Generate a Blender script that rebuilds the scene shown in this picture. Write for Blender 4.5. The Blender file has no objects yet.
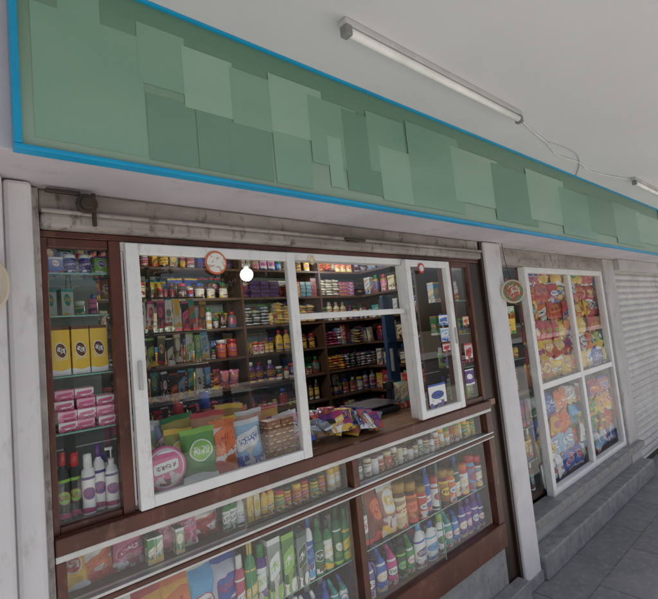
import bpy, math, random
from mathutils import Vector, Matrix
R = random.Random(7)
S = bpy.context.scene
S.view_settings.view_transform='Standard'; S.view_settings.look='None'; S.view_settings.exposure=0
COL = S.collection
# ------------------------------------------------------------ node helpers
class NT:
    def __init__(s, name):
        s.m = bpy.data.materials.new(name); s.m.use_nodes=True
        s.t=s.m.node_tree; s.n=s.t.nodes; s.l=s.t.links
        s.b=s.n.get('Principled BSDF'); s.out=s.n.get('Material Output')
    def put(s, sock, v):
        if isinstance(v, bpy.types.NodeSocket): s.l.new(v, sock)
        elif isinstance(v,(tuple,list)) and len(v)==3 and sock.type=='RGBA': sock.default_value=(*v,1)
        else: sock.default_value=v
    def M(s, op, a, b=None, c=None):
        n=s.n.new('ShaderNodeMath'); n.operation=op
        s.put(n.inputs[0],a)
        if b is not None: s.put(n.inputs[1],b)
        if c is not None: s.put(n.inputs[2],c)
        return n.outputs[0]
    def mix(s, f, a, b):
        n=s.n.new('ShaderNodeMix'); n.data_type='RGBA'
        s.put(n.inputs[0],f); s.put(n.inputs[6],a); s.put(n.inputs[7],b)
        return n.outputs[2]
    def co(s): return s.n.new('ShaderNodeTexCoord').outputs['Object']
    def noise(s, scale, detail=4, vec=None, rough=.55, d='3D'):
        n=s.n.new('ShaderNodeTexNoise'); n.noise_dimensions=d; n.inputs['Scale'].default_value=scale
        n.inputs['Detail'].default_value=detail; n.inputs['Roughness'].default_value=rough
        s.l.new(vec if vec is not None else s.co(), n.inputs['Vector']); return n.outputs['Fac']
    def ramp(s, f, a, b):
        n=s.n.new('ShaderNodeMapRange'); s.put(n.inputs[0],f); n.inputs[1].default_value=a; n.inputs[2].default_value=b
        n.clamp=True; return n.outputs[0]
    def scalevec(s, v, sc):
        n=s.n.new('ShaderNodeMapping'); s.l.new(v,n.inputs[0]); n.inputs['Scale'].default_value=sc; return n.outputs[0]
    def bump(s, h, st=.3, d=.01):
        n=s.n.new('ShaderNodeBump'); n.inputs['Strength'].default_value=st; n.inputs['Distance'].default_value=d
        s.l.new(h,n.inputs['Height']); s.l.new(n.outputs[0], s.b.inputs['Normal'])

def mat(name, c, rough=.6, c2=None, sc=6, lo=.35, hi=.7, metal=0, bump=0, stretch=None, c3=None, t3=(.56,.68)):
    t=NT(name)
    t.b.inputs['Roughness'].default_value=rough; t.b.inputs['Metallic'].default_value=metal
    if c2 is None: c2=tuple(x*.8 for x in c)
    v=t.co()
    if stretch: v=t.scalevec(v,stretch)
    nf=t.noise(sc,3,v)
    col=t.mix(t.ramp(nf,lo,hi),c,c2)
    if c3:
        n2=t.noise(sc*2.7,6,t.scalevec(t.co(),(1.3,1.3,.6)),.7)
        col=t.mix(t.ramp(n2,*t3),col,c3)
    t.put(t.b.inputs['Base Color'],col)
    if bump: t.bump(t.noise(sc*6,3,v),bump,.004)
    return t.m

def product_mat():
    t=NT('printed_packaging')
    def attr(n):
        a=t.n.new('ShaderNodeAttribute'); a.attribute_name=n; return a.outputs['Color'],a.outputs['Alpha']
    ca,s=attr('ca'); cb,p=attr('cb'); cc,g=attr('cc')
    uv=t.n.new('ShaderNodeUVMap'); uv.uv_map='UVMap'
    sp=t.n.new('ShaderNodeSeparateXYZ'); t.l.new(uv.outputs[0],sp.inputs[0]); u,v=sp.outputs[0],sp.outputs[1]
    M=t.M
    uc=M('SUBTRACT',u,.5); vc=M('SUBTRACT',v,M('MULTIPLY_ADD',p,.2,.45))
    vt=M('MULTIPLY_ADD',uc,M('MULTIPLY_ADD',s,-.5,.2),vc)   # slanted logo
    du=M('DIVIDE',uc,M('MULTIPLY_ADD',s,.22,.24)); dv=M('DIVIDE',vt,M('MULTIPLY_ADD',p,.14,.10))
    pw=M('MULTIPLY_ADD',M('GREATER_THAN',s,.5),4.0,2.0)
    e=M('ADD',M('POWER',M('ABSOLUTE',du),pw),M('POWER',M('ABSOLUTE',dv),pw))
    ell=M('LESS_THAN',e,1); rim=M('MULTIPLY',M('LESS_THAN',e,1.25),M('GREATER_THAN',e,1.0))
    wave=M('MULTIPLY',M('SINE',M('MULTIPLY_ADD',u,6.0,M('MULTIPLY',s,40))),M('MULTIPLY',p,.06))
    band=M('LESS_THAN',v,M('ADD',wave,M('MULTIPLY_ADD',s,.16,.08)))
    top=M('GREATER_THAN',v,M('MULTIPLY_ADD',p,-.12,.97))
    def text(rv, ue, fu, off):
        row=M('FLOOR',rv); fr=M('FRACT',rv)
        cx=t.n.new('ShaderNodeCombineXYZ')
        t.put(cx.inputs[0],M('MULTIPLY_ADD',ue,fu,M('MULTIPLY',s,91)))
        t.put(cx.inputs[1],M('MULTIPLY_ADD',row,7.3,M('MULTIPLY_ADD',p,53,off)))
        t.put(cx.inputs[2],M('MULTIPLY',fr,2.6))
        nz=t.noise(1,0,cx.outputs[0])
        m=M('LESS_THAN',M('ABSOLUTE',M('SUBTRACT',nz,.5)),.085)
        return M('MULTIPLY',m,M('MULTIPLY',M('GREATER_THAN',fr,.2),M('LESS_THAN',fr,.82)))
    big=M('MULTIPLY',text(M('MULTIPLY_ADD',dv,.75,.5),u,15,3),M('MULTIPLY',M('LESS_THAN',M('ABSOLUTE',dv),.66),M('LESS_THAN',M('ABSOLUTE',du),.78)))
    sm=text(M('MULTIPLY',v,26),u,52,11)
    smask=M('MULTIPLY',M('MULTIPLY',M('GREATER_THAN',e,1.5),M('LESS_THAN',M('ABSOLUTE',uc),.36)),M('LESS_THAN',M('ABSOLUTE',M('SUBTRACT',v,M('MULTIPLY_ADD',p,.6,.2))),.07))
    small=M('MULTIPLY',sm,smask)
    cx=t.n.new('ShaderNodeCombineXYZ'); t.put(cx.inputs[0],u); t.put(cx.inputs[1],M('MULTIPLY_ADD',s,17,v)); t.put(cx.inputs[2],M('MULTIPLY',p,9))
    pn=t.noise(3.6,2,cx.outputs[0])
    pic=M('MULTIPLY',t.ramp(pn,.50,.53),M('LESS_THAN',v,M('MULTIPLY_ADD',s,.3,.2)))
    pic=M('MULTIPLY',pic,M('MULTIPLY',M('GREATER_THAN',s,.3),M('GREATER_THAN',u,0)))
    grad=M('MULTIPLY',t.ramp(v,0,1),M('GREATER_THAN',p,.45))
    dk=t.mix(M('MULTIPLY',grad,.45),ca,cb)
    c=t.mix(top,dk,cb); c=t.mix(band,c,cc); c=t.mix(pic,c,t.mix(.35,cb,(.35,.12,.03))); 
    plain=M('GREATER_THAN',u,-.5)
    c=t.mix(M('MULTIPLY',ell,plain),c,cb); c=t.mix(rim,c,cc); c=t.mix(big,c,cc); c=t.mix(small,c,cc)
    c=t.mix(plain,ca,c)
    h=t.n.new('ShaderNodeHueSaturation'); h.inputs['Saturation'].default_value=.93; h.inputs['Value'].default_value=.9; t.l.new(c,h.inputs['Color'])
    t.put(t.b.inputs['Base Color'],h.outputs[0]); t.b.inputs['Roughness'].default_value=.33
    t.bump(t.noise(48,1),.3,.006)
    return t.m
PM=product_mat()

def glass_mat(name='window_glass', tint=(.95,.98,.97), refl=1.0):
    t=NT(name); t.n.remove(t.b)
    tr=t.n.new('ShaderNodeBsdfTransparent'); tr.inputs[0].default_value=(*tint,1)
    gl=t.n.new('ShaderNodeBsdfGlossy'); gl.inputs['Roughness'].default_value=.01
    lw=t.n.new('ShaderNodeLayerWeight'); lw.inputs[0].default_value=.5
    fr=t.M('MULTIPLY_ADD',t.M('POWER',lw.outputs['Facing'],5.0),.8,.085)
    fr=t.M('MINIMUM',t.M('MULTIPLY',fr,refl),.25)
    m=t.n.new('ShaderNodeMixShader'); t.put(m.inputs[0],fr)
    t.l.new(tr.outputs[0],m.inputs[1]); t.l.new(gl.outputs[0],m.inputs[2]); t.l.new(m.outputs[0],t.out.inputs[0])
    return t.m
GL=glass_mat()
def emit_mat(name,c,st):
    t=NT(name); t.b.inputs['Emission Color'].default_value=(*c,1); t.b.inputs['Emission Strength'].default_value=st
    t.b.inputs['Base Color'].default_value=(*c,1); return t.m
BROWN=mat('brown_varnished_wood',(.13,.040,.022),.35,(.07,.02,.012),5,stretch=(1,6,1),bump=.1,c3=(.17,.08,.05))
DBR=mat('dark_brown_wood',(.035,.018,.012),.4)
ALU=mat('white_painted_aluminium',(.82,.82,.81),.4,(.76,.75,.73),9,c3=(.66,.63,.59))
ALU2=mat('dull_aluminium',(.60,.60,.59),.35,(.48,.48,.47),12,metal=.4)
CEIL=mat('ceiling_paint',(.655,.66,.67),.75,(.60,.605,.62),1.2)
WALLP=mat('weathered_wall_paint',(.56,.54,.53),.8,(.44,.42,.41),3,c3=(.34,.31,.30),bump=.3)
PILP=mat('pillar_paint',(.70,.68,.69),.7,(.63,.60,.61),4,c3=(.50,.46,.45),t3=(.56,.75),bump=.3)
BEAM=mat('peeling_beam_paint',(.42,.38,.36),.8,(.22,.185,.17),7,c3=(.11,.08,.065),stretch=(.35,1,1.5),bump=.6,t3=(.54,.70))
SOFF=mat('soffit_paint',(.58,.55,.60),.6,(.50,.47,.51),3,c3=(.42,.39,.41),t3=(.56,.75))
DARK=mat('dark_iron',(.05,.045,.04),.5,(.09,.05,.03),10,metal=.4)
BLUE=mat('blue_border',(.0,.36,.66),.4,(.0,.30,.58),3)
WHITE=mat('white_plastic',(.8,.8,.8),.4)
STONE=mat('plinth_granite',(.31,.31,.31),.5,(.20,.20,.20),14,bump=.2,c3=(.15,.145,.14))
INT=mat('interior_wall_paint',(.30,.33,.31),.8,(.22,.25,.24),3)
WOOD=mat('counter_wood',(.33,.18,.10),.35,(.20,.10,.055),4,stretch=(1,8,1))
SHW=mat('shelf_wood',(.12,.065,.04),.5,(.08,.04,.025),5,stretch=(1,6,1))
BCOL=mat('blue_painted_door',(.04,.10,.22),.5,(.02,.06,.15),4)
SHUT=mat('shutter_steel',(.60,.58,.57),.5,(.50,.48,.46),4,metal=.1,c3=(.42,.38,.34))
ROPE=mat('beige_rope',(.62,.54,.42),.8)
BLACK=mat('black_plastic',(.02,.02,.02),.35)
EDGE=mat('glass_edge_green',(.25,.45,.38),.2)

# ------------------------------------------------------------ mesh helpers
def link(o, parent=None):
    COL.objects.link(o)
    if parent: o.parent=parent
    return o
def group(name):
    return link(bpy.data.objects.new(name,None))
def meshobj(name, vs, fs, m, parent=None, smooth=False):
    me=bpy.data.meshes.new(name); me.from_pydata(vs,[],fs); me.update()
    if smooth: me.polygons.foreach_set('use_smooth',[True]*len(fs))
    if m: me.materials.append(m)
    return link(bpy.data.objects.new(name,me),parent)
BF=[(0,3,2,1),(4,5,6,7),(0,1,5,4),(1,2,6,5),(2,3,7,6),(3,0,4,7)]
def bv(x0,x1,y0,y1,z0,z1): return [(x0,y0,z0),(x1,y0,z0),(x1,y1,z0),(x0,y1,z0),(x0,y0,z1),(x1,y0,z1),(x1,y1,z1),(x0,y1,z1)]
def box(name,x0,x1,y0,y1,z0,z1,m,parent=None,bevel=.003):
    o=meshobj(name,bv(x0,x1,y0,y1,z0,z1),BF,m,parent)
    if bevel:
        b=o.modifiers.new('b','BEVEL'); b.width=bevel; b.segments=2
    return o
def cyl(name,p0,p1,r,m,parent=None,n=16,r1=None):
    p0=Vector(p0);p1=Vector(p1);d=p1-p0; q=d.to_track_quat('Z','Y'); vs=[];fs=[]
    for k,(z,rr) in enumerate(((0,r),(d.length,r if r1 is None else r1))):
        for i in range(n):
            a=2*math.pi*i/n; vs.append(p0+q@Vector((rr*math.cos(a),rr*math.sin(a),z)))
    for i in range(n): fs.append((i,(i+1)%n,n+(i+1)%n,n+i))
    fs+= [tuple(range(n))[::-1],tuple(range(n,2*n))]
    o=meshobj(name,vs,fs,m,parent); b=o.modifiers.new('b','BEVEL'); b.width=min(.002,r*.2); b.limit_method='ANGLE'
    o.data.polygons.foreach_set('use_smooth',[True]*n+[False]*2)
    return o
def tube(name,pts,r,m,parent=None):
    cu=bpy.data.curves.new(name,'CURVE'); cu.dimensions='3D'; cu.bevel_depth=r; cu.bevel_resolution=3
    sp=cu.splines.new('NURBS'); sp.points.add(len(pts)-1); sp.use_endpoint_u=True; sp.order_u=3
    for q,p in zip(sp.points,pts): q.co=(*p,1)
    cu.materials.append(m); return link(bpy.data.objects.new(name,cu),parent)
def frame(parent,x0,x1,z0,z1,y0,y1,w,m,wb=None,tag=''):
    wb=wb or w
    box('stile_a'+tag,x0,x0+w,y0,y1,z0,z1,m,parent); box('stile_b'+tag,x1-w,x1,y0,y1,z0,z1,m,parent)
    box('rail_top'+tag,x0+w,x1-w,y0+.002,y1-.002,z1-wb,z1,m,parent); box('rail_bottom'+tag,x0+w,x1-w,y0+.002,y1-.002,z0,z0+wb,m,parent)
def pane(parent,x0,x1,z0,z1,y,m=GL):
    return meshobj('glass_pane',[(x0,y,z0),(x1,y,z0),(x1,y,z1),(x0,y,z1)],[(0,1,2,3)],m,parent)

# ------------------------------------------------------------ product batch
def C(h):
    r=[int(h[i:i+2],16)/255 for i in (0,2,4)]
    return tuple(x/12.92 if x<.04045 else ((x+.055)/1.055)**2.4 for x in r)
class Batch:
    def __init__(s): s.V=[];s.F=[];s.U=[];s.C=[];s.S=[]
    def add(s,mx,vs,fs,uvs,cols,smooth=True):
        o=len(s.V); s.V+= [mx@Vector(v) for v in vs]
        for f,u,c in zip(fs,uvs,cols):
            s.F.append(tuple(o+i for i in f)); s.U.append(u); s.C.append(c); s.S.append(smooth)
    def plain(s,c): return ((*c,0),(*c,0),(*c,0))
    def lathe(s,mx,prof,cols,lab,n=14,sx=1,sy=1):
        vs=[];fs=[];us=[];cs=[]; zl=[z for k,(r,z) in enumerate(prof) if (k<len(cols) and cols[k] is None) or (k>0 and cols[k-1] is None)]
        z0,z1=(min(zl),max(zl)) if zl else (0,1)
        for r,z in prof:
            for i in range(n):
                a=2*math.pi*i/n-math.pi; vs.append((r*sx*math.sin(a),-r*sy*math.cos(a),z))
        for k in range(len(prof)-1):
            for i in range(n):
                j=(i+1)%n; fs.append((k*n+i,k*n+j,(k+1)*n+j,(k+1)*n+i))
                if cols[k] is None:
                    a0=.5+(i/n*2-1)*.95; a1=.5+((i+1)/n*2-1)*.95; v0=(prof[k][1]-z0)/(z1-z0+1e-6); v1=(prof[k+1][1]-z0)/(z1-z0+1e-6)
                    us.append([(a0,v0),(a1,v0),(a1,v1),(a0,v1)]); cs.append(lab)
                else: us.append([(-1,.5)]*4); cs.append(s.plain(cols[k]))
        k=len(prof)-1; fs.append(tuple(k*n+i for i in range(n))); us.append([(-1,.5)]*n); cs.append(s.plain(cols[-1] or lab[0][:3]))
        s.add(mx,vs,fs,us,cs)
    def face(s,mx,r,lab,n=28):
        vs=[(r*math.cos(2*math.pi*i/n),0,r*math.sin(2*math.pi*i/n)) for i in range(n)]
        s.add(mx,vs,[tuple(range(n))],[[(.5+.5*math.cos(2*math.pi*i/n),.5+.5*math.sin(2*math.pi*i/n)) for i in range(n)]],[lab],False)
    def box(s,mx,w,d,h,lab):
        vs=bv(-w/2,w/2,-d/2,d/2,0,h); q=[(0,0),(1,0),(1,1),(0,1)]
        us=[[(-1,.5)]*4,[(-1,.5)]*4,q,q,q,q]; s.add(mx,vs,BF,us,[lab]*6,False)
    def pouch(s,mx,w,h,t,lab,crimp=True):
        nu,nv=9,12; vs=[];fs=[];us=[];cs=[]; ph=R.random()*9; ph2=R.random()*9; ph3=R.random()*9
        for side in (-1,1):
            o=len(vs)
            for j in range(nv+1):
                v=j/nv
                for i in range(nu+1):
                    u=i/nu; e=max(0,1-abs(2*u-1)**3); g=max(0,math.sin(math.pi*min(1,max(0,(v-.05)/.9))))**.5
                    th=t*.5*e**.6*g*(1+.24*math.sin(u*9+ph+v*5)+.18*math.sin(v*17+ph2+u*3)+.15*math.sin(u*21-v*13+ph3))+.001
                    x=(u-.5)*w*(1-.07*math.sin(math.pi*v)+.015*math.sin(v*23+ph))
                    vs.append((x,side*th+.06*w*math.sin(v*3+ph3)*.5,v*h+.008*h*math.sin(u*8+ph)))
            for j in range(nv):
                for i in range(nu):
                    f=(o+j*(nu+1)+i,o+j*(nu+1)+i+1,o+(j+1)*(nu+1)+i+1,o+(j+1)*(nu+1)+i)
                    q=[(i/nu,j/nv),((i+1)/nu,j/nv),((i+1)/nu,(j+1)/nv),(i/nu,(j+1)/nv)]
                    fs.append(f if side<0 else f[::-1]); us.append(q if side<0 else q[::-1]); cs.append(lab)
        s.add(mx,vs,fs,us,cs)
    def build(s,name,parent=None):
        me=bpy.data.meshes.new(name); me.from_pydata(s.V,[],s.F); 
        uv=me.uv_layers.new(name='UVMap'); flat=[x for f in s.U for q in f for x in q]; uv.data.foreach_set('uv',flat)
        for k,an in enumerate(('ca','cb','cc')):
            a=me.color_attributes.new(an,'FLOAT_COLOR','CORNER')
            a.data.foreach_set('color',[x for f,c in zip(s.F,s.C) for _ in f for x in c[k]])
        me.polygons.foreach_set('use_smooth',s.S); me.materials.append(PM); me.update()
        return link(bpy.data.objects.new(name,me),parent)
RED=C('c8161d');YEL=C('f2c414');GRN=C('1f8a3b');DGR=C('0d4a26');WHT=C('ececea');BLU=C('1a4fb0');LBL=C('4fa9dc');PNK=C('e0679a');MAG=C('b81d6b')
ORG=C('e8701a');PUR=C('5a2a86');TEA=C('1f9e9a');CRM=C('e6d9ae');BRN=C('6e3a1c');BLK=C('16161a');MAR=C('6b1422');LPK=C('f0b4c6');GLD=C('b88a2a');LGR=C('8cc63f')
PAL=[RED,YEL,GRN,WHT,BLU,LBL,PNK,MAG,ORG,PUR,TEA,CRM,BRN,MAR,LGR,GLD,WHT,RED,YEL,CRM]
DIM=[C('7a5a3a'),C('8a8578'),C('4a3a34'),C('b8a888'),C('5a6a72'),MAR,BRN,CRM,GLD,DGR,WHT,RED,BLU,YEL,PUR,C('2c3440')]
def lab(a=None,b=None,c=None,s=None,p=None):
    a=a or R.choice(PAL); b=b or R.choice([x for x in PAL if x!=a]); c=c or R.choice([x for x in (WHT,WHT,YEL,RED,BLK,BLU) if x not in(a,b)])
    return ((*a,s if s is not None else R.random()),(*b,p if p is not None else R.random()),(*c,.5))
def T(x,y,z,rz=0,rx=0,ry=0): return Matrix.Translation((x,y,z))@Matrix.Rotation(math.radians(rz),4,'Z')@Matrix.Rotation(math.radians(rx),4,'X')@Matrix.Rotation(math.radians(ry),4,'Y')
def bottle(B,mx,h,r,l,cap=None,sy=.62):
    cap=cap or R.choice([WHT,l[0][:3],BLU,RED,GRN]); b=l[0][:3]; k=R.random()
    if k<.6: prof=[(r*.86,0),(r,h*.04),(r*1.0,h*.3),(r*.97,h*.6),(r*.8,h*.72),(r*.42,h*.78),(r*.42,h*.8),(r*.46,h*.8),(r*.44,h*.985),(r*.3,h)]
    else: prof=[(r*.9,0),(r,h*.03),(r*.92,h*.3),(r*1.0,h*.62),(r*.93,h*.73),(r*.6,h*.77),(r*.55,h*.785),(r*.66,h*.785),(r*.62,h*.98),(r*.5,h)]
    B.lathe(mx,prof,[b,None,None,b,b,b,cap,cap,cap],l,sy=sy)
def pump(B,mx,h,r,l,cap):
    b=l[0][:3]
    B.lathe(mx,[(r*.9,0),(r,h*.04),(r,h*.55),(r*.75,h*.66),(r*.4,h*.7),(r*.45,h*.7),(r*.45,h*.78),(r*.12,h*.79),(r*.12,h*.92),(r*.3,h*.93),(r*.3,h*.97)],[b,None,b,b,cap,cap,cap,cap,cap,cap],l,sy=.65)
    B.box(mx@T(-r*.4,0,h*.93),r*1.0,r*.25,h*.045,B.plain(cap))
def jar(B,mx,h,r,l,lid=None):
    lid=lid or R.choice([RED,WHT,BLK,YEL,GRN]); b=l[0][:3]
    B.lathe(mx,[(r*.9,0),(r,h*.05),(r,h*.7),(r*.86,h*.78),(r*.86,h*.8),(r*.95,h*.8),(r*.95,h*.98),(r*.88,h)],[b,None,b,b,lid,lid,lid],l,n=16)
def jug(B,mx,h,r,l,cap):
    b=l[0][:3]
    B.lathe(mx,[(r*.92,0),(r,h*.05),(r*1.02,h*.45),(r*.9,h*.62),(r*.55,h*.78),(r*.36,h*.83),(r*.42,h*.83),(r*.40,h*.98),(r*.34,h)],[b,None,None,b,b,cap,cap,cap],l,sy=.55)
    vs=[];fs=[];n=10;k=6
    for i in range(n+1):
        a=-.3+math.pi*.75*i/n; cx=r*.72+r*.42*math.sin(a); cz=h*.56+h*.17*math.cos(a)
        for j in range(k):
            q=2*math.pi*j/k; vs.append((cx+r*.12*math.cos(q)*math.sin(a),r*.12*math.sin(q),cz+r*.12*math.cos(q)*math.cos(a)))
    for i in range(n):
        for j in range(k): fs.append((i*k+j,i*k+(j+1)%k,(i+1)*k+(j+1)%k,(i+1)*k+j))
    B.add(mx,vs,fs,[[(-1,.5)]*4]*len(fs),[B.plain(b)]*len(fs))
def sq(B,mx,h,r,l,cap):
    b=l[0][:3]
    B.lathe(mx,[(r*.9,0),(r,h*.04),(r,h*.5),(r*.75,h*.6),(r*.6,h*.66)],[b,None,None,b],l,sy=.6)
    B.lathe(mx@T(-r*.05,0,h*.64,0,0,-22),[(r*.55,0),(r*.34,h*.17),(r*.38,h*.17),(r*.3,h*.33),(r*.15,h*.35)],[b,cap,cap,cap],l)
def fill(B,x0,x1,y,z,hmax,kinds,rows=1,cols=None,jit=.01,wr=(.07,.12)):
    for rr in range(rows):
        x=x0
        while x<x1-.03:
            k=R.choice(kinds); a=R.choice(cols) if cols else None; l=lab(a); n=R.choice((1,1,2,3)); 
            w=R.uniform(*wr); h=hmax*R.uniform(.62,.97)
            for _ in range(n):
                if x+w>x1: break
                mx=T(x+w/2,y+rr*.1+R.uniform(0,jit),z+.002,R.uniform(-12,12))
                if k=='pouch': B.pouch(mx@T(0,0,0,0,R.uniform(-8,2),R.uniform(-5,5)),w,h,w*.42,l)
                elif k=='box': B.box(mx,w*.92,.05,h*.9,l)
                elif k=='bottle': bottle(B,mx,h,w*.42,l)
                elif k=='jar': jar(B,mx,min(h,w*1.5),w*.42,l)
                elif k=='jug': jug(B,mx,h,w*.45,l,l[2][:3])
                elif k=='stack':
                    zz=z; 
                    while zz<z+h-.03:
                        B.pouch(T(x+w/2,y+.02+R.uniform(-.01,.01),zz+.018,R.uniform(-10,10),-86+R.uniform(-4,4))@T(0,0,-.05),w,.11,.034,l if R.random()<.8 else lab()); zz+=.026
                elif k=='bstack':
                    zz=z
                    while zz<z+h-.03: B.box(T(x+w/2+R.uniform(-.004,.004),y,zz,R.uniform(-4,4)),w*.95,.07,.033,l); zz+=.035
                x+=w+R.uniform(.0,.006)
            if x+w>x1: x+=.03

# ------------------------------------------------------------ setting: ground / street
def tilemat(name,c1,c2,mortar,bw,bh,off=.5,msz=.006):
    t=NT(name); br=t.n.new('ShaderNodeTexBrick'); t.l.new(t.co(),br.inputs['Vector'])
    br.offset=off; br.inputs['Scale'].default_value=1; br.inputs['Brick Width'].default_value=bw; br.inputs['Row Height'].default_value=bh
    br.inputs['Mortar Size'].default_value=msz; br.inputs['Color1'].default_value=(*c1,1); br.inputs['Color2'].default_value=(*c2,1); br.inputs['Mortar'].default_value=(*mortar,1)
    n=t.noise(3,6,None,.65); st=t.mix(t.ramp(n,.35,.72),br.outputs['Color'],tuple(x*.62 for x in c1))
    n2=t.noise(22,5,None,.7); st=t.mix(t.M('MULTIPLY',t.ramp(n2,.5,.7),.45),st,tuple(min(1,x*1.5) for x in c1))
    t.put(t.b.inputs['Base Color'],st); t.put(t.b.inputs['Roughness'],t.M('MULTIPLY_ADD',n,.35,.32))
    t.bump(t.M('SUBTRACT',t.M('MULTIPLY',n2,.4),br.outputs['Fac']),.5,.004); return t.m
PAVE=tilemat('stone_paving',(.23,.24,.25),(.165,.175,.18),(.07,.07,.07),.6,.3)
CONC=mat('pale_bounce_concrete',(.50,.49,.46),.85,(.42,.41,.385),1.5,bump=.2)
ASPH=mat('asphalt',(.07,.07,.07),.9,(.05,.05,.05),20,bump=.4)
GRD=mat('dry_ground',(.22,.18,.13),.95,(.15,.14,.08),.3)
g=meshobj('ground',[(-150,-150,-.14),(150,-150,-.14),(150,150,-.14),(-150,150,-.14)],[(0,1,2,3)],GRD)
box('pavement',-20,24,.86,1.75,-.136,0,PAVE,None,0)
box('pavement',-20,24,-4.2,.858,-.136,-.002,CONC,None,0)  # unseen forecourt, made pale to bounce sunlight up under the ceiling
box('kerb',-20,24,-4.38,-4.203,-.136,.005,mat('kerb_stone',(.4,.39,.37),.8,bump=.3),None,.01)
meshobj('road',[(-150,-11.5,-.132),(150,-11.5,-.132),(150,-4.383,-.132),(-150,-4.383,-.132)],[(0,1,2,3)],ASPH)
mk=group('road_marking'); 
for i in range(-8,9): meshobj('dash',[(i*6,-8.0,-.128),(i*6+3,-8.0,-.128),(i*6+3,-7.86,-.128),(i*6,-7.86,-.128)],[(0,1,2,3)],WHITE,mk)
box('pavement',-60,60,-15,-11.503,-.136,.0,CONC,None,0)
ob=group('apartment_building'); OW=mat('cream_render',(.62,.58,.50),.8,(.52,.49,.42),1)
box('walls',-22,24,-26,-18,-.1,4.2,OW,ob,0); DG=mat('dark_window_glass',(.10,.12,.13),.1)
for f in range(1):
    for i in range(14):
        x=-20.5+i*3.1; box('window',x,x+1.2,-18.001,-17.95,1+f*3.1,2.4+f*3.1,DG,ob,0); box('window_ledge',x-.1,x+1.3,-17.999,-17.7,.86+f*3.1,.96+f*3.1,WHITE,ob,0)
box('parapet',-22.2,24.2,-26.2,-17.8,4.202,4.6,OW,ob,0)
LEAF=mat('tree_leaves',(.05,.10,.03),.6,(.09,.13,.04),3); BARK=mat('bark',(.12,.09,.07),.9,bump=.5,sc=9)
def tree(x,y,h,cr,seed):
    rr=random.Random(seed); g=group('street_tree'); 
    top=Vector((x+rr.uniform(-.3,.3),y,h*.55)); cyl('trunk',(x,y,-.13),top,.17,BARK,g,12,.1)
    cl=[]
    for i in range(9):
        a=rr.random()*6.28; e=top+Vector((math.cos(a)*cr*rr.uniform(.4,.8),math.sin(a)*cr*rr.uniform(.4,.8),rr.uniform(.1,.42)*h)); cyl('limb',top-Vector((0,0,rr.uniform(0,.8))),e,.07,BARK,g,8,.02); cl.append((e,cr*rr.uniform(.35,.55)))
    vs=[];fs=[]
    for e,r in cl:
        for _ in range(330):
            d=Vector((rr.gauss(0,1),rr.gauss(0,1),rr.gauss(0,.7))).normalized()*r*rr.uniform(.3,1)**.6; p=e+d
            a=Vector((rr.gauss(0,1),rr.gauss(0,1),rr.gauss(0,1))).normalized(); b=a.cross(Vector((rr.gauss(0,1),rr.gauss(0,1),rr.gauss(0,1)))).normalized(); s=rr.uniform(.09,.19)
            o=len(vs); vs+=[p-a*s,p+b*s*.45,p+a*s,p-b*s*.45]; fs.append((o,o+1,o+2,o+3))
    meshobj('foliage',vs,fs,LEAF,g)
tree(-2.2,-12.6,6,2.2,3); tree(4.2,-12.4,6.5,2.4,5); tree(11,-12.8,6,2.3,8); tree(-9,-12.4,6.5,2.4,11)
# palm on the pavement edge (its fronds mirror in the shop glass)
def palm(x,y,h,seed):
    rr=random.Random(seed); g=group('palm_tree'); top=Vector((x+.05,y,h)); cyl('trunk',(x,y,-.13),top,.075,BARK,g,12,.05); vs=[];fs=[]
    for i in range(15):
        a=i*2.4+rr.uniform(-.2,.2); L=rr.uniform(.75,1.15); up=rr.uniform(.15,1.0); d=Vector((math.cos(a),math.sin(a),0)); s=Vector((-math.sin(a),math.cos(a),0)); prev=None
        for k in range(17):
            q=k/16; p=top+d*(L*q)+Vector((0,0,up*L*q-(.55+up*.6)*L*q*q))
            ll=.26*math.sin(math.pi*(.12+.83*q))*rr.uniform(.85,1.1)
            for sg_ in (-1,1):
                e=p+s*sg_*ll+d*ll*.55-Vector((0,0,ll*.35)); o=len(vs); vs+= [p,p+d*.022,e]; fs.append((o,o+1,o+2))
            if prev is not None:
                o=len(vs); vs+=[prev-s*.007,prev+s*.007,p+s*.006,p-s*.006]; fs.append((o,o+1,o+2,o+3))
            prev=p
    meshobj('fronds',vs,fs,LEAF,g)
palm(3.2,-3.2,2.35,4); palm(1.2,-3.5,2.5,9)

# ------------------------------------------------------------ shop building
sb=group('shop_building')
box('ceiling',-8,14,.12,1.245,2.67,2.80,CEIL,sb,0)
box('upper_storey',-8,14,.30,6,2.852,6.5,WALLP,sb,0)
box('fascia_box',-8,14,1.245,1.497,2.172,2.849,SOFF,sb,.004)
box('beam',-.4,14,1.50,1.62,2.17,2.849,WALLP,sb,0)
box('wall_section',-8,-.57,1.4,1.7,0,2.17,WALLP,sb,0)
box('left_wall',-.5,.10,1.62,3.6,-.1,2.85,INT,sb,0)
box('back_wall',.10,8,3.6,3.75,-.1,2.85,INT,sb,0)
box('partition_wall',3.62,3.72,2.25,3.6,-.1,2.85,INT,sb,0)
box('display_back',2.9,5.3,2.15,2.24,-.1,2.6,INT,sb,0)
box('interior_ceiling',-.5,8,1.62,3.6,2.6,2.84,CEIL,sb,0)
box('interior_floor',.1,8,1.76,3.6,-.136,.002,STONE,sb,0)
for xx in (-5,13): box('end_wall',xx-1,xx-.8,1.7,6,-.1,2.85,WALLP,sb,0)
for x in (-4.6,9.5): box('canopy_column',x,x+.25,.13,.38,0,2.668,WALLP,sb,.01)
lp=group('painted_pillar')
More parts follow.
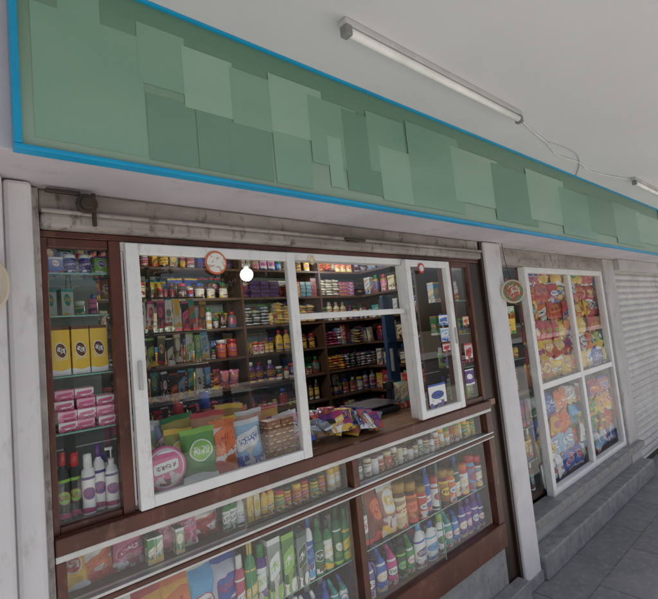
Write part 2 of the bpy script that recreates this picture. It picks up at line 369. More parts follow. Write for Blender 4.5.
box('shaft',-.55,.135,1.40,1.62,0,2.168,PILP,lp,.01); box('edge_strip',.138,.205,1.43,1.62,0,2.168,PILP,lp,.012); box('inner_strip',.207,.226,1.475,1.6,0,2.168,BEAM,lp,.004)
rp=group('painted_pillar'); box('shaft',2.645,2.85,1.47,1.75,0,2.168,PILP,rp,.012); box('edge_batten',2.615,2.643,1.485,1.6,.0,2.166,DBR,rp,.002)
box('base_band',2.64,2.858,1.462,1.6,.002,.07,STONE,rp,.004)
rb=group('shutter_housing')
box('housing_board',.228,2.60,1.488,1.56,2.10,2.168,BEAM,rb,.006)
box('lower_lip',.228,2.60,1.470,1.56,2.052,2.097,BEAM,rb,.012)
cyl('rolled_rod',(.23,1.468,2.10),(2.6,1.468,2.10),.007,BEAM,rb)
box('head_strip',.228,2.60,1.50,1.57,2.03,2.049,BROWN,rb,.002)
pk=group('shutter_pulley'); cyl('hub',(.345,1.43,2.125),(.345,1.487,2.125),.018,DARK,pk); cyl('ring',(.345,1.44,2.125),(.345,1.452,2.125),.03,DARK,pk,20); box('bracket',.24,.33,1.45,1.462,2.150,2.163,DARK,pk)
box('bracket_leg',.36,.372,1.45,1.462,2.06,2.163,DARK,pk)
lk=group('shutter_latch'); box('plate',1.43,1.50,1.455,1.469,2.085,2.10,DARK,lk); cyl('bolt',(1.40,1.447,2.093),(1.53,1.447,2.093),.006,DARK,lk)

# ------------------------------------------------------------ signboard
sg=group('shop_signboard'); 
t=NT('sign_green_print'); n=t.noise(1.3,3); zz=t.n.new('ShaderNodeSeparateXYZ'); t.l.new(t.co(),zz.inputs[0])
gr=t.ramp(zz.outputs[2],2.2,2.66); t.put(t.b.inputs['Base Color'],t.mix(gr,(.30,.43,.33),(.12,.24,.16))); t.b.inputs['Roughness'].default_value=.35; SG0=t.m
SGS=[mat('sign_light_green_a',(.25,.41,.315),.35,(.18,.34,.25),.9,stretch=(1,1,3)),mat('sign_light_green_b',(.33,.49,.39),.35,(.24,.41,.31),.9,stretch=(1,1,3)),mat('sign_light_green_c',(.18,.315,.235),.35,(.145,.285,.205),.9,stretch=(1,1,3))]
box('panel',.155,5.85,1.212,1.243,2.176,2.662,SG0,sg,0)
Z0=2.182
pt=[(.185,.45,.04,.78,0),(.245,.345,.66,.97,0),(.44,.58,.5,.88,0),(.455,.6,.03,.44,2),(.57,.74,.42,.83,1),(.602,.71,.03,.42,2),(.73,.92,.4,.80,0),(.71,.87,.03,.4,2),(.88,1.12,.42,.86,1),(.88,1.04,.03,.42,0),(1.05,1.30,.25,.8,0),(1.13,1.2,.08,.5,1),(1.22,1.42,.08,.78,2),(1.36,1.6,.3,.84,0),(1.42,1.66,.05,.55,1)]
x=1.62; k=0
while x<5.7:
    w=.17+.11*x; pt.append((x,min(x+w*1.2,5.83),.04+.12*(k%2)+R.uniform(0,.05),.80+.1*(k%3==0)-R.uniform(0,.1),(0,1,2,1,0,2)[k%6])); x+=w; k+=1
for i,(a,b,c,d,k) in enumerate(pt):
    y=1.2110-.0002*i; meshobj('printed_block',[(a,y,Z0+c*.474),(b,y,Z0+c*.474),(b,y,Z0+d*.474),(a,y,Z0+d*.474)],[(0,1,2,3)],SGS[k],sg)
box('border_bottom',.142,5.87,1.200,1.238,2.163,2.1755,BLUE,sg,.003); box('border_top',.142,5.87,1.200,1.24,2.6625,2.6695,BLUE,sg,.002)
box('border_left',.142,.158,1.199,1.24,2.1760,2.662,BLUE,sg,.003); box('border_right',5.852,5.87,1.199,1.24,2.1760,2.662,BLUE,sg,.003)

# ------------------------------------------------------------ tube lights + wires
TW=mat('fluorescent_tube_glass',(.92,.92,.92),.25)
BAT=mat('batten_enamel',(.60,.60,.60),.4); HOL=mat('holder_plastic',(.25,.25,.25),.4)
def tl(x0,x1,y,z):
    g=group('tube_light'); box('batten',x0,x1,y-.018,y+.018,z-.024,z-.001,BAT,g,.004)
    cyl('tube',(x0+.025,y-.006,z-.042),(x1-.025,y-.006,z-.042),.015,TW,g,20)
    for xx in (x0,x1-.022): box('lampholder',xx-.003,xx+.025,y-.020,y+.012,z-.060,z-.0245,HOL,g,.004)
tl(1.0,2.19,.945,2.67); tl(4.15,5.34,.98,2.67)
tube('ceiling_cable',[(2.2,.95,2.655),(2.4,1.0,2.664),(2.7,1.02,2.655),(3.0,1.1,2.664),(3.3,1.05,2.662),(3.6,1.12,2.664),(4.15,1.0,2.66)],.0035,WHITE)
tube('ceiling_cable',[(2.7,1.03,2.665),(2.9,1.0,2.665),(3.25,1.02,2.66),(3.6,1.2,2.665)],.0025,ALU2)

# ------------------------------------------------------------ tall side cabinet (left)
lc=group('display_cabinet')
box('stile_left',.228,.246,1.50,1.53,1.185,2.029,BROWN,lc); box('stile_right',.412,.446,1.495,1.53,1.185,2.029,BROWN,lc)
box('rail_top',.2465,.4115,1.502,1.53,2.000,2.029,BROWN,lc); box('rail_bottom',.2465,.4115,1.502,1.53,1.185,1.205,BROWN,lc)
pane(lc,.2465,.4115,1.205,2.000,1.514); box('back',.228,.446,1.80,1.815,1.185,2.029,INT,lc,0); box('side_l',.212,.227,1.532,1.80,1.185,2.029,SHW,lc,0); 
GS=glass_mat('shelf_glass',(.85,.95,.92),.8)
def gshelf(p,x0,x1,y0,y1,z):
    meshobj('glass_shelf',[(x0,y0,z),(x1,y0,z),(x1,y1,z),(x0,y1,z)],[(0,1,2,3)],GS,p); box('shelf_edge',x0,x1,y0-.003,y0-.0005,z-.005,z,EDGE,p,0)
for z in (1.455,1.62,1.80,1.93): gshelf(lc,.248,.444,1.535,1.795,z)
meshobj('side_glass',[(.4465,1.532,1.19),(.4465,1.80,1.19),(.4465,1.80,2.025),(.4465,1.532,2.025)],[(0,1,2,3)],GL,lc)
B=Batch()
for i in range(3): B.box(T(.276+i*.052,1.56,1.622,R.uniform(-4,4)),.048,.035,.145,lab(YEL,BRN,WHT,.2,.3))
for i in range(3): B.box(T(.285+i*.054,1.61,1.622),.05,.04,.14,lab(YEL,BRN,RED,.2,.5))
B.build('hair_colour_boxes')
B=Batch()
for i in range(3):
    for k in range(4 if i<2 else 3): B.box(T(.28+i*.055,1.58+R.uniform(-.006,.006),1.457+k*.031,R.uniform(-7,7)),.05,.08,.029,lab(LPK if (i+k)%2 else WHT,PNK,MAG,.7,.4))
B.build('soap_cartons')
B=Batch()
for i,(c,cp) in enumerate([(C('26302a'),RED),(C('26302a'),RED),(WHT,WHT),(WHT,PUR),(WHT,WHT)]): (pump if i>3 else bottle)(B,T(.266+i*.033,1.55+(i%2)*.015,1.206),.195-(i%3)*.01,.019,lab(c,PUR if c==WHT else LGR,MAG,.3,.4),cp)
fill(B,.255,.43,1.64,1.206,.19,['bottle','box'],1,[WHT,PNK,DGR,TEA],wr=(.035,.045))
B.build('shampoo_bottles')
B=Batch(); fill(B,.255,.43,1.57,1.932,.07,['box','jar'],2,[TEA,PNK,LGR,WHT,BLU,CRM],wr=(.03,.045)); fill(B,.255,.43,1.66,1.802,.12,['bottle','box','jar'],1,[TEA,PNK,CRM,WHT,WHT],wr=(.03,.045)); B.build('cosmetic_jars')

# ------------------------------------------------------------ sliding window
sw=group('sliding_shop_window')
box('outer_top',.447,2.235,1.500,1.56,1.998,2.0285,ALU,sw); box('outer_bottom',.447,1.13,1.512,1.57,1.186,1.200,ALU,sw)
frame(sw,.455,1.125,1.188,2.020,1.472,1.498,.042,ALU,.036,'_left'); pane(sw,.497,1.083,1.224,1.984,1.484)
box('outer_stile',.447,.4545,1.50,1.56,1.2005,1.9975,ALU,sw)
box('transom',1.1255,1.84,1.506,1.545,1.742,1.768,ALU,sw); pane(sw,1.1255,1.84,1.768,1.998,1.522)
box('mid_post',1.1255,1.142,1.508,1.545,1.7685,1.9975,ALU,sw); box('mid_post_b',1.1255,1.142,1.508,1.545,1.20,1.7415,ALU,sw)
frame(sw,1.835,2.225,1.195,2.020,1.466,1.496,.036,ALU,.036,'_right'); pane(sw,1.871,2.189,1.231,1.984,1.480)
box('right_post',1.8405,1.858,1.50,1.545,1.20,1.9975,ALU,sw); box('jamb',2.236,2.262,1.495,1.56,1.186,2.0285,BROWN,sw)
for z_ in (1.55,): box('pull_handle',.470,.482,1.462,1.4715,z_,z_+.09,ALU2,sw,.002); box('pull_handle_b',2.20,2.212,1.456,1.4655,z_,z_+.09,ALU2,sw,.002)
rc=group('display_cabinet')
frame(rc,2.263,2.49,1.186,2.0285,1.497,1.53,.03,BROWN,.03,''); pane(rc,2.293,2.46,1.216,1.999,1.512); box('back',2.27,2.6,1.75,1.765,1.19,2.02,SHW,rc,0)
box('corner_post',2.4905,2.613,1.505,1.56,1.186,2.0285,DBR,rc,.003)
for z in (1.40,1.60,1.80): gshelf(rc,2.27,2.49,1.535,1.745,z)
B=Batch()
for z in (1.218,1.402,1.602,1.802): fill(B,2.29,2.50,1.58,z,.15,['bottle','box','jar'],1,None,wr=(.04,.06)); fill(B,2.29,2.50,1.66,z,.16,['bottle','box'],1,None,wr=(.04,.06))
B.build('toiletry_bottles')
ct=group('shop_counter'); box('top',.228,2.60,1.5,2.12,1.146,1.184,WOOD,ct,.004); box('back_panel',.228,2.6,2.08,2.1,.05,1.145,SHW,ct,0)
box('front_lip',.228,2.50,1.470,1.499,1.140,1.1855,BROWN,ct,.004)

# ------------------------------------------------------------ base display cabinet
bc=group('counter_display_case')
box('track_top',.228,2.50,1.478,1.52,1.120,1.1385,ALU2,bc,.002)
box('rail_mid',.228,2.50,1.476,1.53,.974,.990,BROWN,bc); box('track_mid',.228,2.50,1.480,1.52,.9905,1.000,ALU2,bc,.001)
box('track_mid_low',.228,2.50,1.480,1.52,.966,.9735,ALU2,bc,.001)
for a,b in ((.228,.254),(1.338,1.374),(2.44,2.50)): 
    box('post_upper',a,b,1.479,1.54,1.0005,1.1195,BROWN,bc); box('post_lower',a,b,1.479,1.54,.4755,.9655,BROWN,bc)
box('corner_post',2.501,2.613,1.505,1.56,.0,1.184,DBR,bc,.003)
box('bottom_rail',.228,2.50,1.474,1.54,.34,.475,BROWN,bc,.006); box('plinth',.228,2.50,1.50,1.6,-.0,.339,STONE,bc,.004)
box('plinth_step',.228,2.60,1.42,1.499,0,.12,STONE,bc,.006)
for a,b in ((.254,1.338),(1.374,2.44)):
    m=(a+b)/2
    pane(bc,a,m+.02,1.0005,1.1195,1.492); pane(bc,m+.0205,b,1.0005,1.1195,1.502)
    pane(bc,a,m+.02,.4755,.9655,1.492); pane(bc,m+.0205,b,.4755,.9655,1.502)
    box('pane_edge',m+.0185,m+.0215,1.490,1.495,.4755,.9655,EDGE,bc,0)
box('floor_upper',.23,2.6,1.545,2.07,.975,.989,SHW,bc,0); gshelf(bc,.23,2.6,1.545,1.9,.690); box('floor_lower',.23,2.6,1.545,2.07,.45,.465,SHW,bc,0)
box('case_back',.23,2.6,1.93,1.945,.466,.974,SHW,bc,0)

B=Batch(); z=1.0
items=[(.285,.085,YEL,RED,WHT),(.355,.095,WHT,ORG,RED),(.44,.10,PNK,MAG,WHT),(.56,.095,PNK,LPK,MAG),(.625,.08,LPK,PNK,WHT),(.70,.11,WHT,RED,MAR),]
for x,w,a,b,c in items: B.pouch(T(x,1.56+R.uniform(0,.02),z,R.uniform(-8,8),R.uniform(-14,-4),R.uniform(-8,8)),w,.128,.05,lab(a,b,c))
for x in (.500,.518,.59): B.box(T(x,1.55,z,R.uniform(-8,8)),.028,.04,.08,lab(GRN,WHT,YEL))
for x in (.285,.36,.44,.52,.6,.68,.76): B.pouch(T(x,1.65,z,R.uniform(-8,8),-12),.09,.125,.05,lab(R.choice([PNK,WHT,GRN,LPK,RED])))
B.build('soap_packets')
B=Batch()
for x,c,cp in ((.775,GRN,WHT),(.80,GRN,YEL),(.83,WHT,GRN)): bottle(B,T(x,1.56,z),.118,.017,lab(c,WHT,DGR),cp)
for x in (.87,.90): B.box(T(x,1.57,z,5),.026,.03,.10,lab(CRM,YEL,GLD))
for x in (.935,.965): bottle(B,T(x,1.56,z),.112,.016,lab(YEL,CRM,BRN),RED)
for i,x in enumerate((1.005,1.045,1.09,1.135,1.18,1.225,1.275,1.315)): jar(B,T(x,1.56+(i%2)*.01,z),.08 if i<5 else .095,.020,lab(YEL if i not in(2,5) else C('d6a010'),R.choice([GRN,RED,WHT]),WHT,.6,.5),R.choice([YEL,RED,DGR]))
fill(B,.78,1.34,1.62,z,.11,['jar','bottle','box'],1,[YEL,CRM,GRN,WHT],wr=(.035,.05)); fill(B,.26,1.34,1.70,z,.115,['jar','bottle','box'],1,None,wr=(.04,.06))
B.build('hair_oil_jars')
B=Batch()
x=1.395; i=0
while x<2.43:
    cc=R.choice([CRM,C('8a4b2a'),CRM,WHT,C('c9a36a'),WHT,LPK]) if x<2.05 else R.choice([YEL,YEL,GRN,RED,C('d6a010')])
    r=R.uniform(.017,.024)
    jar(B,T(x,1.55+R.uniform(0,.015),z,R.uniform(-30,30)),.074+(.022 if x>2.05 else 0)+R.uniform(-.012,.018),r,lab(cc,R.choice([BRN,RED,GRN,WHT]),WHT),R.choice([WHT,BLK,MAR,CRM] if x<2.05 else [YEL,GRN,WHT]))
    jar(B,T(x+.01,1.60,z),.095+R.uniform(-.01,.012),.019,lab(R.choice([CRM,WHT,YEL])),None); x+=r*2+R.uniform(0,.008)
fill(B,1.38,2.45,1.68,z,.115,['jar','bottle','box'],1,None,wr=(.04,.06))
B.build('cream_jars')
B=Batch(); z=.693
for x,w,a,b,c in [(.30,.11,LBL,WHT,RED),(.40,.11,TEA,WHT,BLU),(.49,.12,YEL,RED,BLU),(.585,.11,YEL,ORG,RED),(.68,.115,LBL,WHT,RED),(.75,.10,WHT,BLU,RED)]:
    B.pouch(T(x,1.565+R.uniform(0,.02),z,R.uniform(-6,6),-6,R.uniform(-4,4)),w,R.uniform(.21,.24),.055,lab(a,b,c))
for i in range(8): B.pouch(T(.28+i*.075,1.65,z,R.uniform(-6,6),-4),.1,.255,.05,lab())
B.build('detergent_pouches')
B=Batch()
for x,h,r,a,b,c,cp,k in [(.805,.215,.02,C('c43a66'),WHT,MAG,WHT,0),(.85,.25,.024,C('2f8f3a'),YEL,WHT,YEL,0),(.895,.22,.022,PUR,WHT,LGR,GRN,0),(.945,.25,.03,DGR,WHT,LGR,DGR,1),(1.01,.245,.03,C('14503a'),LGR,WHT,BLK,1),(1.075,.225,.026,C('8d9a9a'),DGR,WHT,BLK,1),(1.125,.25,.020,WHT,BLU,LBL,BLU,0),(1.17,.225,.024,C('167a3a'),DGR,WHT,C('167a3a'),0),(1.22,.205,.024,C('1c8a42'),WHT,YEL,DGR,0),(1.275,.235,.026,C('146c34'),WHT,LGR,DGR,0),(1.325,.215,.022,C('1c8a42'),YEL,LGR,GRN,0)]:
    if k: B.box(T(x,1.56,z,4),r*2,.045,h*.9,lab(a,b,c,.7,.5))
    else: bottle(B,T(x,1.555,z,R.uniform(-15,15)),h,r,lab(a,b,c),cp)
fill(B,.82,1.34,1.63,z,.25,['bottle','box','bottle'],1,[GRN,DGR,WHT,PUR],wr=(.045,.06)); fill(B,.26,1.34,1.74,z,.26,['bottle','box','pouch'],1,None,wr=(.06,.09))
B.build('hair_care_bottles')
B=Batch(); z=.466
for i in range(21):
    x=.29+i*.05; (sq if i%3 else bottle)(B,T(x,1.565,z,R.uniform(-20,20)),.19,.024,lab(R.choice([TEA,TEA,C('3fb8b8'),BLU]),WHT,BLU),R.choice([TEA,WHT,BLU]))
fill(B,.28,1.34,1.65,z,.20,['bottle','jug'],1,[TEA,BLU,WHT],wr=(.06,.075)); B.build('toilet_cleaner_bottles')
B=Batch(); z=.693
jug_=[(1.405,'b',.20,.022,GRN,YEL),(1.455,'b',.23,.022,DGR,WHT),(1.53,'p',.25,.11,MAR,ORG),(1.62,'p',.24,.11,C('8c1c1c'),WHT),(1.70,'j',.22,.042,BRN,CRM),(1.785,'j',.20,.040,C('5a2d16'),ORG),(1.86,'j',.16,.034,RED,WHT),(1.93,'b',.24,.026,BLU,WHT),(1.99,'j',.17,.032,WHT,RED),(2.055,'j',.19,.036,C('7a2020'),YEL),(2.125,'j',.17,.036,ORG,WHT),(2.19,'b',.23,.028,C('24555c'),WHT),(2.255,'j',.17,.035,RED,WHT),(2.33,'j',.20,.035,LBL,RED),(2.40,'j',.18,.032,MAR,WHT)]
for x,k,h,r,a,b in jug_:
    mx=T(x,1.565+R.uniform(0,.012),z,R.uniform(-12,12)); l=lab(a,b)
    if k=='b': bottle(B,mx,h,r,l)
    elif k=='j': jar(B,mx,h,r,l,R.choice([RED,MAR,GLD,ORG]))
    else: B.pouch(mx@T(0,0,0,0,-5),r,h,.055,l)
fill(B,1.39,2.45,1.64,z,.26,['jar','bottle','box','pouch'],1,[MAR,BRN,GRN,YEL,RED,WHT],wr=(.06,.08)); fill(B,1.39,2.45,1.74,z,.265,['jar','box','pouch'],1,[MAR,GRN,YEL,RED,WHT,LBL],wr=(.07,.1)); B.build('health_drink_jars')
B=Batch(); z=.466
for x,k,h,r,a,b,cp in [(1.43,'g',.21,.047,C('6a5aa8'),WHT,C('3a2a78')),(1.53,'s',.215,.034,C('1f5fc0'),WHT,BLU),(1.605,'s',.20,.032,C('d81f8a'),WHT,MAG),(1.675,'b',.19,.03,DGR,LGR,BLK),(1.74,'s',.20,.03,C('2a9a4a'),WHT,GRN),(1.82,'g',.21,.046,WHT,BLU,LBL),(1.915,'g',.19,.046,WHT,LBL,BLU),(2.0,'b',.20,.03,WHT,GRN,LGR),(2.065,'s',.21,.031,TEA,WHT,TEA),(2.135,'s',.19,.031,C('2f7fd0'),WHT,BLU),(2.205,'g',.21,.034,C('5b3a9e'),WHT,PUR),(2.27,'b',.20,.028,C('6a3aae'),LPK,PUR),(2.335,'b',.21,.03,C('5a2a9e'),WHT,PUR),(2.395,'b',.19,.028,C('3b2a8e'),WHT,BLU)]:
    mx=T(x,1.57,z,R.uniform(-14,14)); l=lab(a,b,None,.4,.4); {'g':jug,'s':sq,'b':bottle}[k](B,mx,h,r,l,cp)
fill(B,1.39,2.45,1.66,z,.21,['jug','bottle'],1,[PUR,BLU,WHT,TEA,PNK],wr=(.07,.09)); B.build('floor_cleaner_bottles')

# ------------------------------------------------------------ counter top goods
B=Batch(); z=1.202
for x,y,w,h,a,b,c,s,p in [(.695,1.56,.13,.18,C('1d7a35'),LGR,WHT,.3,.6),(.63,1.60,.12,.185,C('1d7a35'),YEL,WHT,.3,.6),(.79,1.565,.11,.19,WHT,ORG,RED,.8,.9),(.765,1.63,.14,.22,C('d8b060'),RED,WHT,.4,.5),(.90,1.57,.12,.17,LBL,WHT,BLU,.8,.6),(.845,1.61,.10,.19,RED,YEL,WHT,.5,.5),(.97,1.66,.13,.19,ORG,WHT,GRN,.5,.5),(.54,1.66,.12,.20,GRN,WHT,YEL,.5,.5),(1.07,1.68,.13,.19,YEL,RED,BLU,.5,.5),(.70,1.70,.13,.22,YEL,GRN,RED,.5,.5),(1.12,1.60,.12,.16,PNK,WHT,BLU,.5,.5),(.62,1.72,.1,.21,BLU,WHT,RED,.5,.5),(.9,1.74,.12,.22,MAR,YEL,WHT,.5,.5)]:
    B.pouch(T(x,y,z,R.uniform(-14,14),-7,R.uniform(-7,7)),w,h,.055,lab(a,b,c,s,p))
B.build('snack_pouches')
B=Batch()
B.lathe(T(.56,1.55,1.28,0,-276),[(.0,-.0135),(.060,-.0135),(.070,-.004),(.070,.012),(.062,.014),(.056,.0145),(.054,.017),(.0,.018)],[LPK,LPK,MAG,PNK,WHT,PNK,LPK],lab(LPK,MAG,WHT),n=28)
B.face(T(.56,1.55,1.28,0,-6)@T(0,-.0195,0),.056,lab(PNK,WHT,MAR,.62,.4))
B.build('round_sweet_pack',None)
B=Batch()
for k in range(5):
    for j in range(2): B.box(T(.995+j*.064,1.565,1.203+k*.030,R.uniform(-6,6)),.060,.06,.0285,lab(C('9a5a2a'),C('7a3a1a'),C('e8c890'),.7,.5))
B.build('cookie_packs')
B=Batch(); bottle(B,T(.815,1.76,1.186),.30,.035,lab(C('7a2a10'),ORG,WHT),BLU,1); bottle(B,T(.72,1.80,1.186),.27,.033,lab(BLU,RED,WHT),RED,1); B.build('soft_drink_bottles')
B=Batch()
for i in range(80):
    x=1.15+R.random()*.47; hh=.09*(1-abs(x-1.32)/.33)
    B.pouch(T(x,1.52+R.random()*.30,1.19+max(0,hh)*R.random()**.6,R.uniform(-60,60),R.uniform(-80,-35),R.uniform(-20,20)),.08,.11,.028,lab(R.choice([WHT,PUR,YEL,C('9aa0a8'),ORG,MAG,C('8a8f98'),C('b0b4bc'),CRM]),R.choice([PUR,YEL,RED,BLU,WHT]),None))
B.build('snack_sachets')
B=Batch(); fill(B,.5,1.2,1.9,1.186,.20,['box','jar','pouch'],1,DIM,wr=(.05,.09)); fill(B,2.1,2.5,1.85,1.186,.24,['box','jar','pouch'],1,None,wr=(.07,.1)); B.build('counter_jars')
ws=group('weighing_scale'); box('body',1.80,2.06,1.80,2.02,1.186,1.222,BLACK,ws,.01); box('pan_support',1.90,1.96,1.88,1.94,1.2225,1.238,BLACK,ws,.003)
box('pan',1.79,2.07,1.79,2.03,1.2385,1.246,mat('scale_pan_steel',(.22,.22,.23),.3,metal=.8),ws,.003); box('display_neck',2.09,2.11,1.90,1.93,1.186,1.30,BLACK,ws,.003); box('display',2.05,2.15,1.89,1.925,1.301,1.35,BLACK,ws,.006)

# ------------------------------------------------------------ interior shelving
sh=group('wall_shelving'); zs=[.85,1.09,1.33,1.57,1.81,2.05,2.29]
for z in zs: box('shelf_board',.2,3.58,3.26,3.59,z-.018,z,SHW,sh,0); 
for x in (.2,1.05,1.9,2.75,3.56): box('upright',x,x+.02,3.255,3.595,.05,2.5,SHW,sh,0)
B=Batch()
for a,b in ((.22,1.05),(1.07,1.9),(1.92,2.75),(2.77,3.56)):
    for z in zs:
        kk=R.choice([['pouch','box'],['stack','jar'],['bstack','stack'],['bottle','jar','box'],['jar','bottle'],['pouch','stack']])
        fill(B,a,b,3.31,z,.20,kk,1,DIM,jit=.04,wr=(.045,.10)); fill(B,a,b,3.45,z,.215,['box','pouch'],1,DIM,wr=(.08,.12))
B.build('grocery_packets')
ss=group('wall_shelving'); B=Batch()
for z in zs:
    box('shelf_board',3.30,3.61,2.3,3.25,z-.02,z,SHW,ss,0)
    y=2.36
    while y<3.2:
        w=R.uniform(.07,.11); l=lab(R.choice(DIM)); h=R.uniform(.12,.19); k=R.random(); mx=T(3.37,y,z+.002,-90+R.uniform(-8,8))
        if k<.4: B.pouch(mx,w,h,.04,l)
        elif k<.7: B.box(mx,w*.9,.05,h,l)
        else: bottle(B,mx,h,w*.4,l)
        y+=w+.01
B.build('grocery_packets')
ic=group('blue_door'); box('panel',3.02,3.16,2.72,2.76,.0,1.98,BCOL,ic,.01); box('handle',3.04,3.06,2.69,2.72,1.3,1.5,ALU2,ic); box('rail',3.03,3.15,2.712,2.7195,1.55,1.6,BCOL,ic)
hr=group('hanging_product_rack'); box('pole',.80,.82,2.29,2.31,.0,2.1,DARK,hr)
for z in (1.40,1.58,1.76,1.94): cyl('arm',(.64,2.29,z),(1.10,2.29,z),.005,DARK,hr)
B=Batch()
for z in (1.40,1.58,1.76,1.94):
    for i in range(10): B.box(T(.655+i*.045,2.25+R.uniform(-.03,.02),z-.155+R.uniform(-.015,.01),R.uniform(-25,25),R.uniform(-5,5),R.uniform(-4,4)),.036,.012,.14,lab(R.choice([BLK,BLK,C('2a2f38'),BLK,TEA,WHT,C('30363f')]),None,R.choice([WHT,RED,YEL])))
B.build('toothbrush_blister_packs')
gb=group('ceiling_bulb'); cyl('cord',(1.57,2.6,2.19),(1.57,2.6,2.6),.003,BLACK,gb); cyl('cap',(1.57,2.6,2.165),(1.57,2.6,2.20),.016,WHITE,gb)
bpy.ops.mesh.primitive_uv_sphere_add(segments=20,ring_count=12,radius=.042,location=(1.57,2.6,2.125)); o=bpy.context.object; o.name='bulb'; o.data.materials.append(emit_mat('bulb_glow',(1,.98,.95),16)); o.parent=gb
def plight(n,loc,p,parent,r=.05):
    l=bpy.data.lights.new(n,'POINT'); l.energy=p; l.shadow_soft_size=r; l.color=(1,.96,.9); o=bpy.data.objects.new(n,l); o.location=loc; link(o,parent)
plight('bulb_light',(1.57,2.6,2.05),11,gb,.05)
gt=group('tube_light'); box('batten',2.3,3.4,3.19,3.225,2.40,2.44,WHITE,gt); cyl('tube',(2.33,3.17,2.40),(3.37,3.17,2.40),.013,emit_mat('tube_glow',(.95,1,.98),8),gt)
plight('tube_light_source',(2.85,3.0,2.3),4.5,gt,.1)

# ------------------------------------------------------------ neighbouring display window (right)
yw=1.60
nw=group('neighbour_shop_window')
box('mullion',4.20,4.255,yw-.02,yw+.02,.376,1.999,ALU,nw)
frame(nw,3.38,5.04,.33,2.045,yw-.025,yw+.03,.055,ALU,.045,'')
for a,b in ((3.4355,4.1995),(4.2555,4.9845)):
    box('midrail',a,b,yw-.018,yw+.018,1.10,1.145,ALU,nw)
    pane(nw,a,b,.3755,1.0995,yw); pane(nw,a,b,1.1455,1.9995,yw)
pane(nw,2.95,3.379,.40,2.03,yw+.02); box('side_strip',2.86,2.945,yw-.01,yw+.04,.33,2.045,DARK,nw)
box('sill',2.86,5.3,1.50,yw+.05,.27,.329,STONE,nw,.006); box('sill_wall',2.86,5.3,1.56,yw+.1,.0,.269,mat('grey_tile_riser',(.42,.41,.40),.4,(.32,.31,.30),6),nw,0)
box('step',2.86,5.3,1.44,1.559,0,.15,STONE,nw,.01)
box('pier',5.05,5.35,1.55,1.8,.0,2.169,WALLP,nw,.01); box('head',2.86,5.049,1.56,1.75,2.046,2.169,BEAM,nw,.004)
box('display_shelf',2.87,5.04,1.64,2.14,1.095,1.12,SHW,nw,0); box('display_floor',2.87,5.04,1.66,2.14,.34,.37,SHW,nw,0)
def wall_of(B,x0,x1,z0,z1,pal,w,h):
    z=z0
    while z<z1-.02:
        x=x0+R.uniform(-.02,.02); run=0
        while x<x1-.04:
            if run<=0: l=lab(R.choice(pal),R.choice([YEL,RED,BLU,ORG,GRN,WHT]),None); run=R.choice((1,2,2,3))
            run-=1; ww=w*R.uniform(.8,1.15)
            B.pouch(T(x+ww/2,1.665+R.uniform(-.015,.02),z,R.uniform(-14,14),R.uniform(-8,4),R.uniform(-12,12)),ww,h*R.uniform(.98,1.12),.06,l); x+=ww*.85
        z+=h*.88
B=Batch()
wall_of(B,3.40,4.22,1.121,1.95,[RED,YEL,RED,ORG,YEL,RED,C('c81e4a')],.15,.18)
wall_of(B,4.22,5.03,1.121,1.95,[YEL,RED,YEL,ORG,BLU,RED],.15,.18); B.build('snack_packets')
B=Batch(); wall_of(B,3.40,4.22,.371,1.0,[LBL,BLU,WHT,LBL,ORG,YEL],.15,.18); wall_of(B,4.22,5.03,.371,1.0,[BLU,RED,ORG,LBL,WHT,YEL],.15,.18); B.build('detergent_packets')
B=Batch(); 
for z in (.371,.61,.85,1.121,1.36,1.6,1.8): fill(B,2.93,3.40,1.70,z,.23,['box','bottle','jar'],1,[BRN,YEL,MAR,WHT,C('3a2a20'),GLD],wr=(.06,.09))
B.build('assorted_goods')
for z in (.61,.85,1.36,1.6,1.8): gshelf(nw,2.92,3.38,1.66,2.14,z-.002)
rs=group('rolling_shutter'); n=30; vs=[];fs=[]
prof=[]
for i in range(n):
    z=i*.0705
    for k,(dy,dz) in enumerate(((0,0),(-.012,.010),(-.018,.03),(-.012,.052),(0,.062))): prof.append((1.62+dy,z+dz))
for y,z in prof: vs+= [(5.36,y,z),(10.5,y,z)]
for i in range(len(prof)-1): fs.append((2*i,2*i+1,2*i+3,2*i+2))
meshobj('slats',vs,fs,SHUT,rs); box('bottom_bar',5.36,10.5,1.60,1.64,.002,.05,DARK,rs); box('guide',5.352,5.40,1.585,1.60,0,2.168,SHUT,rs)
box('head_box',5.352,10.5,1.50,1.62,2.05,2.168,WALLP,rs)
def disc(name,c,r,n_,m,parent,th=.004,segs=32):
    c=Vector(c); d=Vector(n_).normalized(); return cyl(name,c,c+d*th,r,m,parent,segs)
hb=group('round_hanging_board'); nv=Vector((-.62,-.78,0)).normalized(); c0=Vector((2.84,1.42,1.835))
disc('rim',c0,.078,nv,ROPE,hb,.012); disc('ring',c0+nv*.0122,.066,nv,mat('green_print',(.12,.28,.12),.4,(.35,.1,.06),40,.45,.55),hb,.002); disc('face',c0+nv*.0145,.045,nv,mat('printed_face',(.55,.5,.4),.4,(.4,.1,.06),60,.45,.52),hb,.002)
tube('string',[c0+Vector((0,0,.078)),c0+Vector((-.02,.02,.2)),c0+Vector((0,.03,.33))],.002,BLACK,hb)
rr=group('rope_coil')
for k in range(4):
    pts=[(.085+(.045+.003*k)*math.cos(a*math.pi/8),1.39-.004*k,1.87+(.065+.003*k)*math.sin(a*math.pi/8)) for a in range(18)]; tube('loop',pts,.0045,ROPE,rr)
st=group('round_window_sticker'); disc('rim',(.765,1.4715,1.965),.043,(0,-1,0),mat('sticker_orange',(.75,.18,.05),.4),st,.0015); disc('face',(.765,1.4695,1.965),.036,(0,-1,0),mat('sticker_white_print',(.8,.78,.72),.4,(.5,.38,.33),70,.55,.6),st,.001)
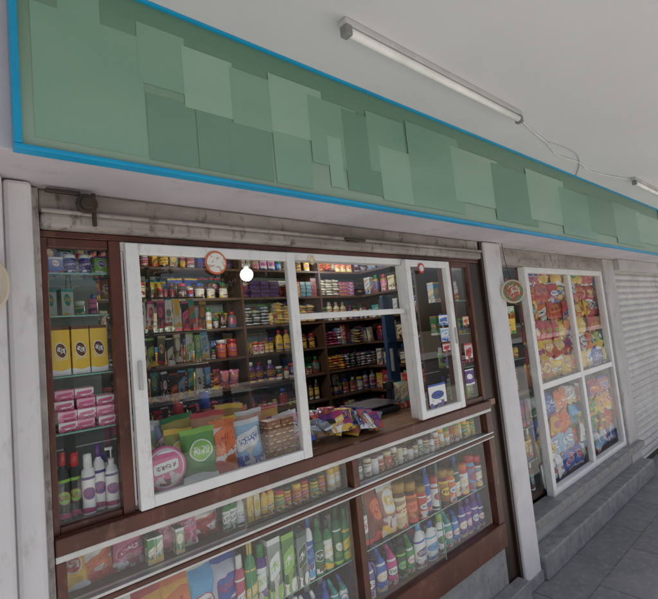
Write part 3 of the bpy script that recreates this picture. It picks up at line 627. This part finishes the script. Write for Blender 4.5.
st=group('round_window_sticker'); disc('rim',(1.96,1.465,1.975),.028,(0,-1,0),mat('sticker_red',(.6,.05,.04),.4),st,.0015); disc('face',(1.96,1.4633,1.975),.018,(0,-1,0),WHITE,st,.001)
st=group('round_window_sticker'); disc('face',(1.235,1.499,2.0),.022,(0,-1,0),mat('sticker_cream',(.75,.68,.5),.5,(.4,.3,.2),60,.5,.6),st,.001)
def card(x,z,w,h,y,l,name='payment_sticker',rx=0):
    B=Batch(); B.box(T(x,y,z,0,rx),w,.002,h,l); B.build(name)
card(2.12,1.66,.08,.06,1.476,lab(WHT,BLU,LBL,.8,.4)); card(2.12,1.57,.08,.075,1.476,lab(LBL,WHT,BLU,.8,.5)); card(2.12,1.51,.07,.05,1.476,lab(WHT,RED,BLK,.7,.5))
card(1.99,1.235,.15,.12,1.476,lab(WHT,BLU,BLK,.4,.4)); card(2.34,1.30,.09,.09,1.494,lab(PUR,WHT,WHT,.2,.4)); card(2.36,1.43,.08,.11,1.494,lab(WHT,RED,BLK,.7,.5)); card(2.37,1.64,.06,.06,1.494,lab(WHT,ORG,BLK,.7,.5))
card(3.12,1.55,.16,.11,1.612,lab(YEL,YEL,GRN,.7,.5)); card(3.14,1.70,.14,.05,1.612,lab(LGR,WHT,GRN,.7,.5))

# ------------------------------------------------------------ light
w=bpy.data.worlds.new('World'); S.world=w; w.use_nodes=True; nt=w.node_tree; bg=nt.nodes['Background']
EL=74.5
sky=nt.nodes.new('ShaderNodeTexSky'); sky.sky_type='NISHITA'; sky.sun_disc=False; sky.sun_elevation=math.radians(EL); sky.sun_rotation=math.radians(180); sky.dust_density=4
nt.links.new(sky.outputs[0],bg.inputs[0]); bg.inputs[1].default_value=.15
sl=bpy.data.lights.new('sun','SUN'); sl.energy=5; sl.angle=math.radians(.5); sl.color=(1,.96,.90); so=bpy.data.objects.new('sun',sl); so.rotation_euler=(math.radians(90-EL),0,0); so.location=(0,-5,8); link(so)
# ------------------------------------------------------------ camera
cd=bpy.data.cameras.new('camera'); cam=bpy.data.objects.new('camera',cd); link(cam); S.camera=cam
F=Vector((.6571,.7495,.0816)).normalized(); U=Vector((.0204,-.1252,.992)); U=(U-F*U.dot(F)).normalized(); Rr=F.cross(U).normalized()
m=Matrix(((Rr.x,U.x,-F.x,0),(Rr.y,U.y,-F.y,0),(Rr.z,U.z,-F.z,1.66),(0,0,0,1))); cam.matrix_world=m
cd.sensor_width=36; cd.lens=24.62; cd.clip_start=.02; cd.clip_end=600
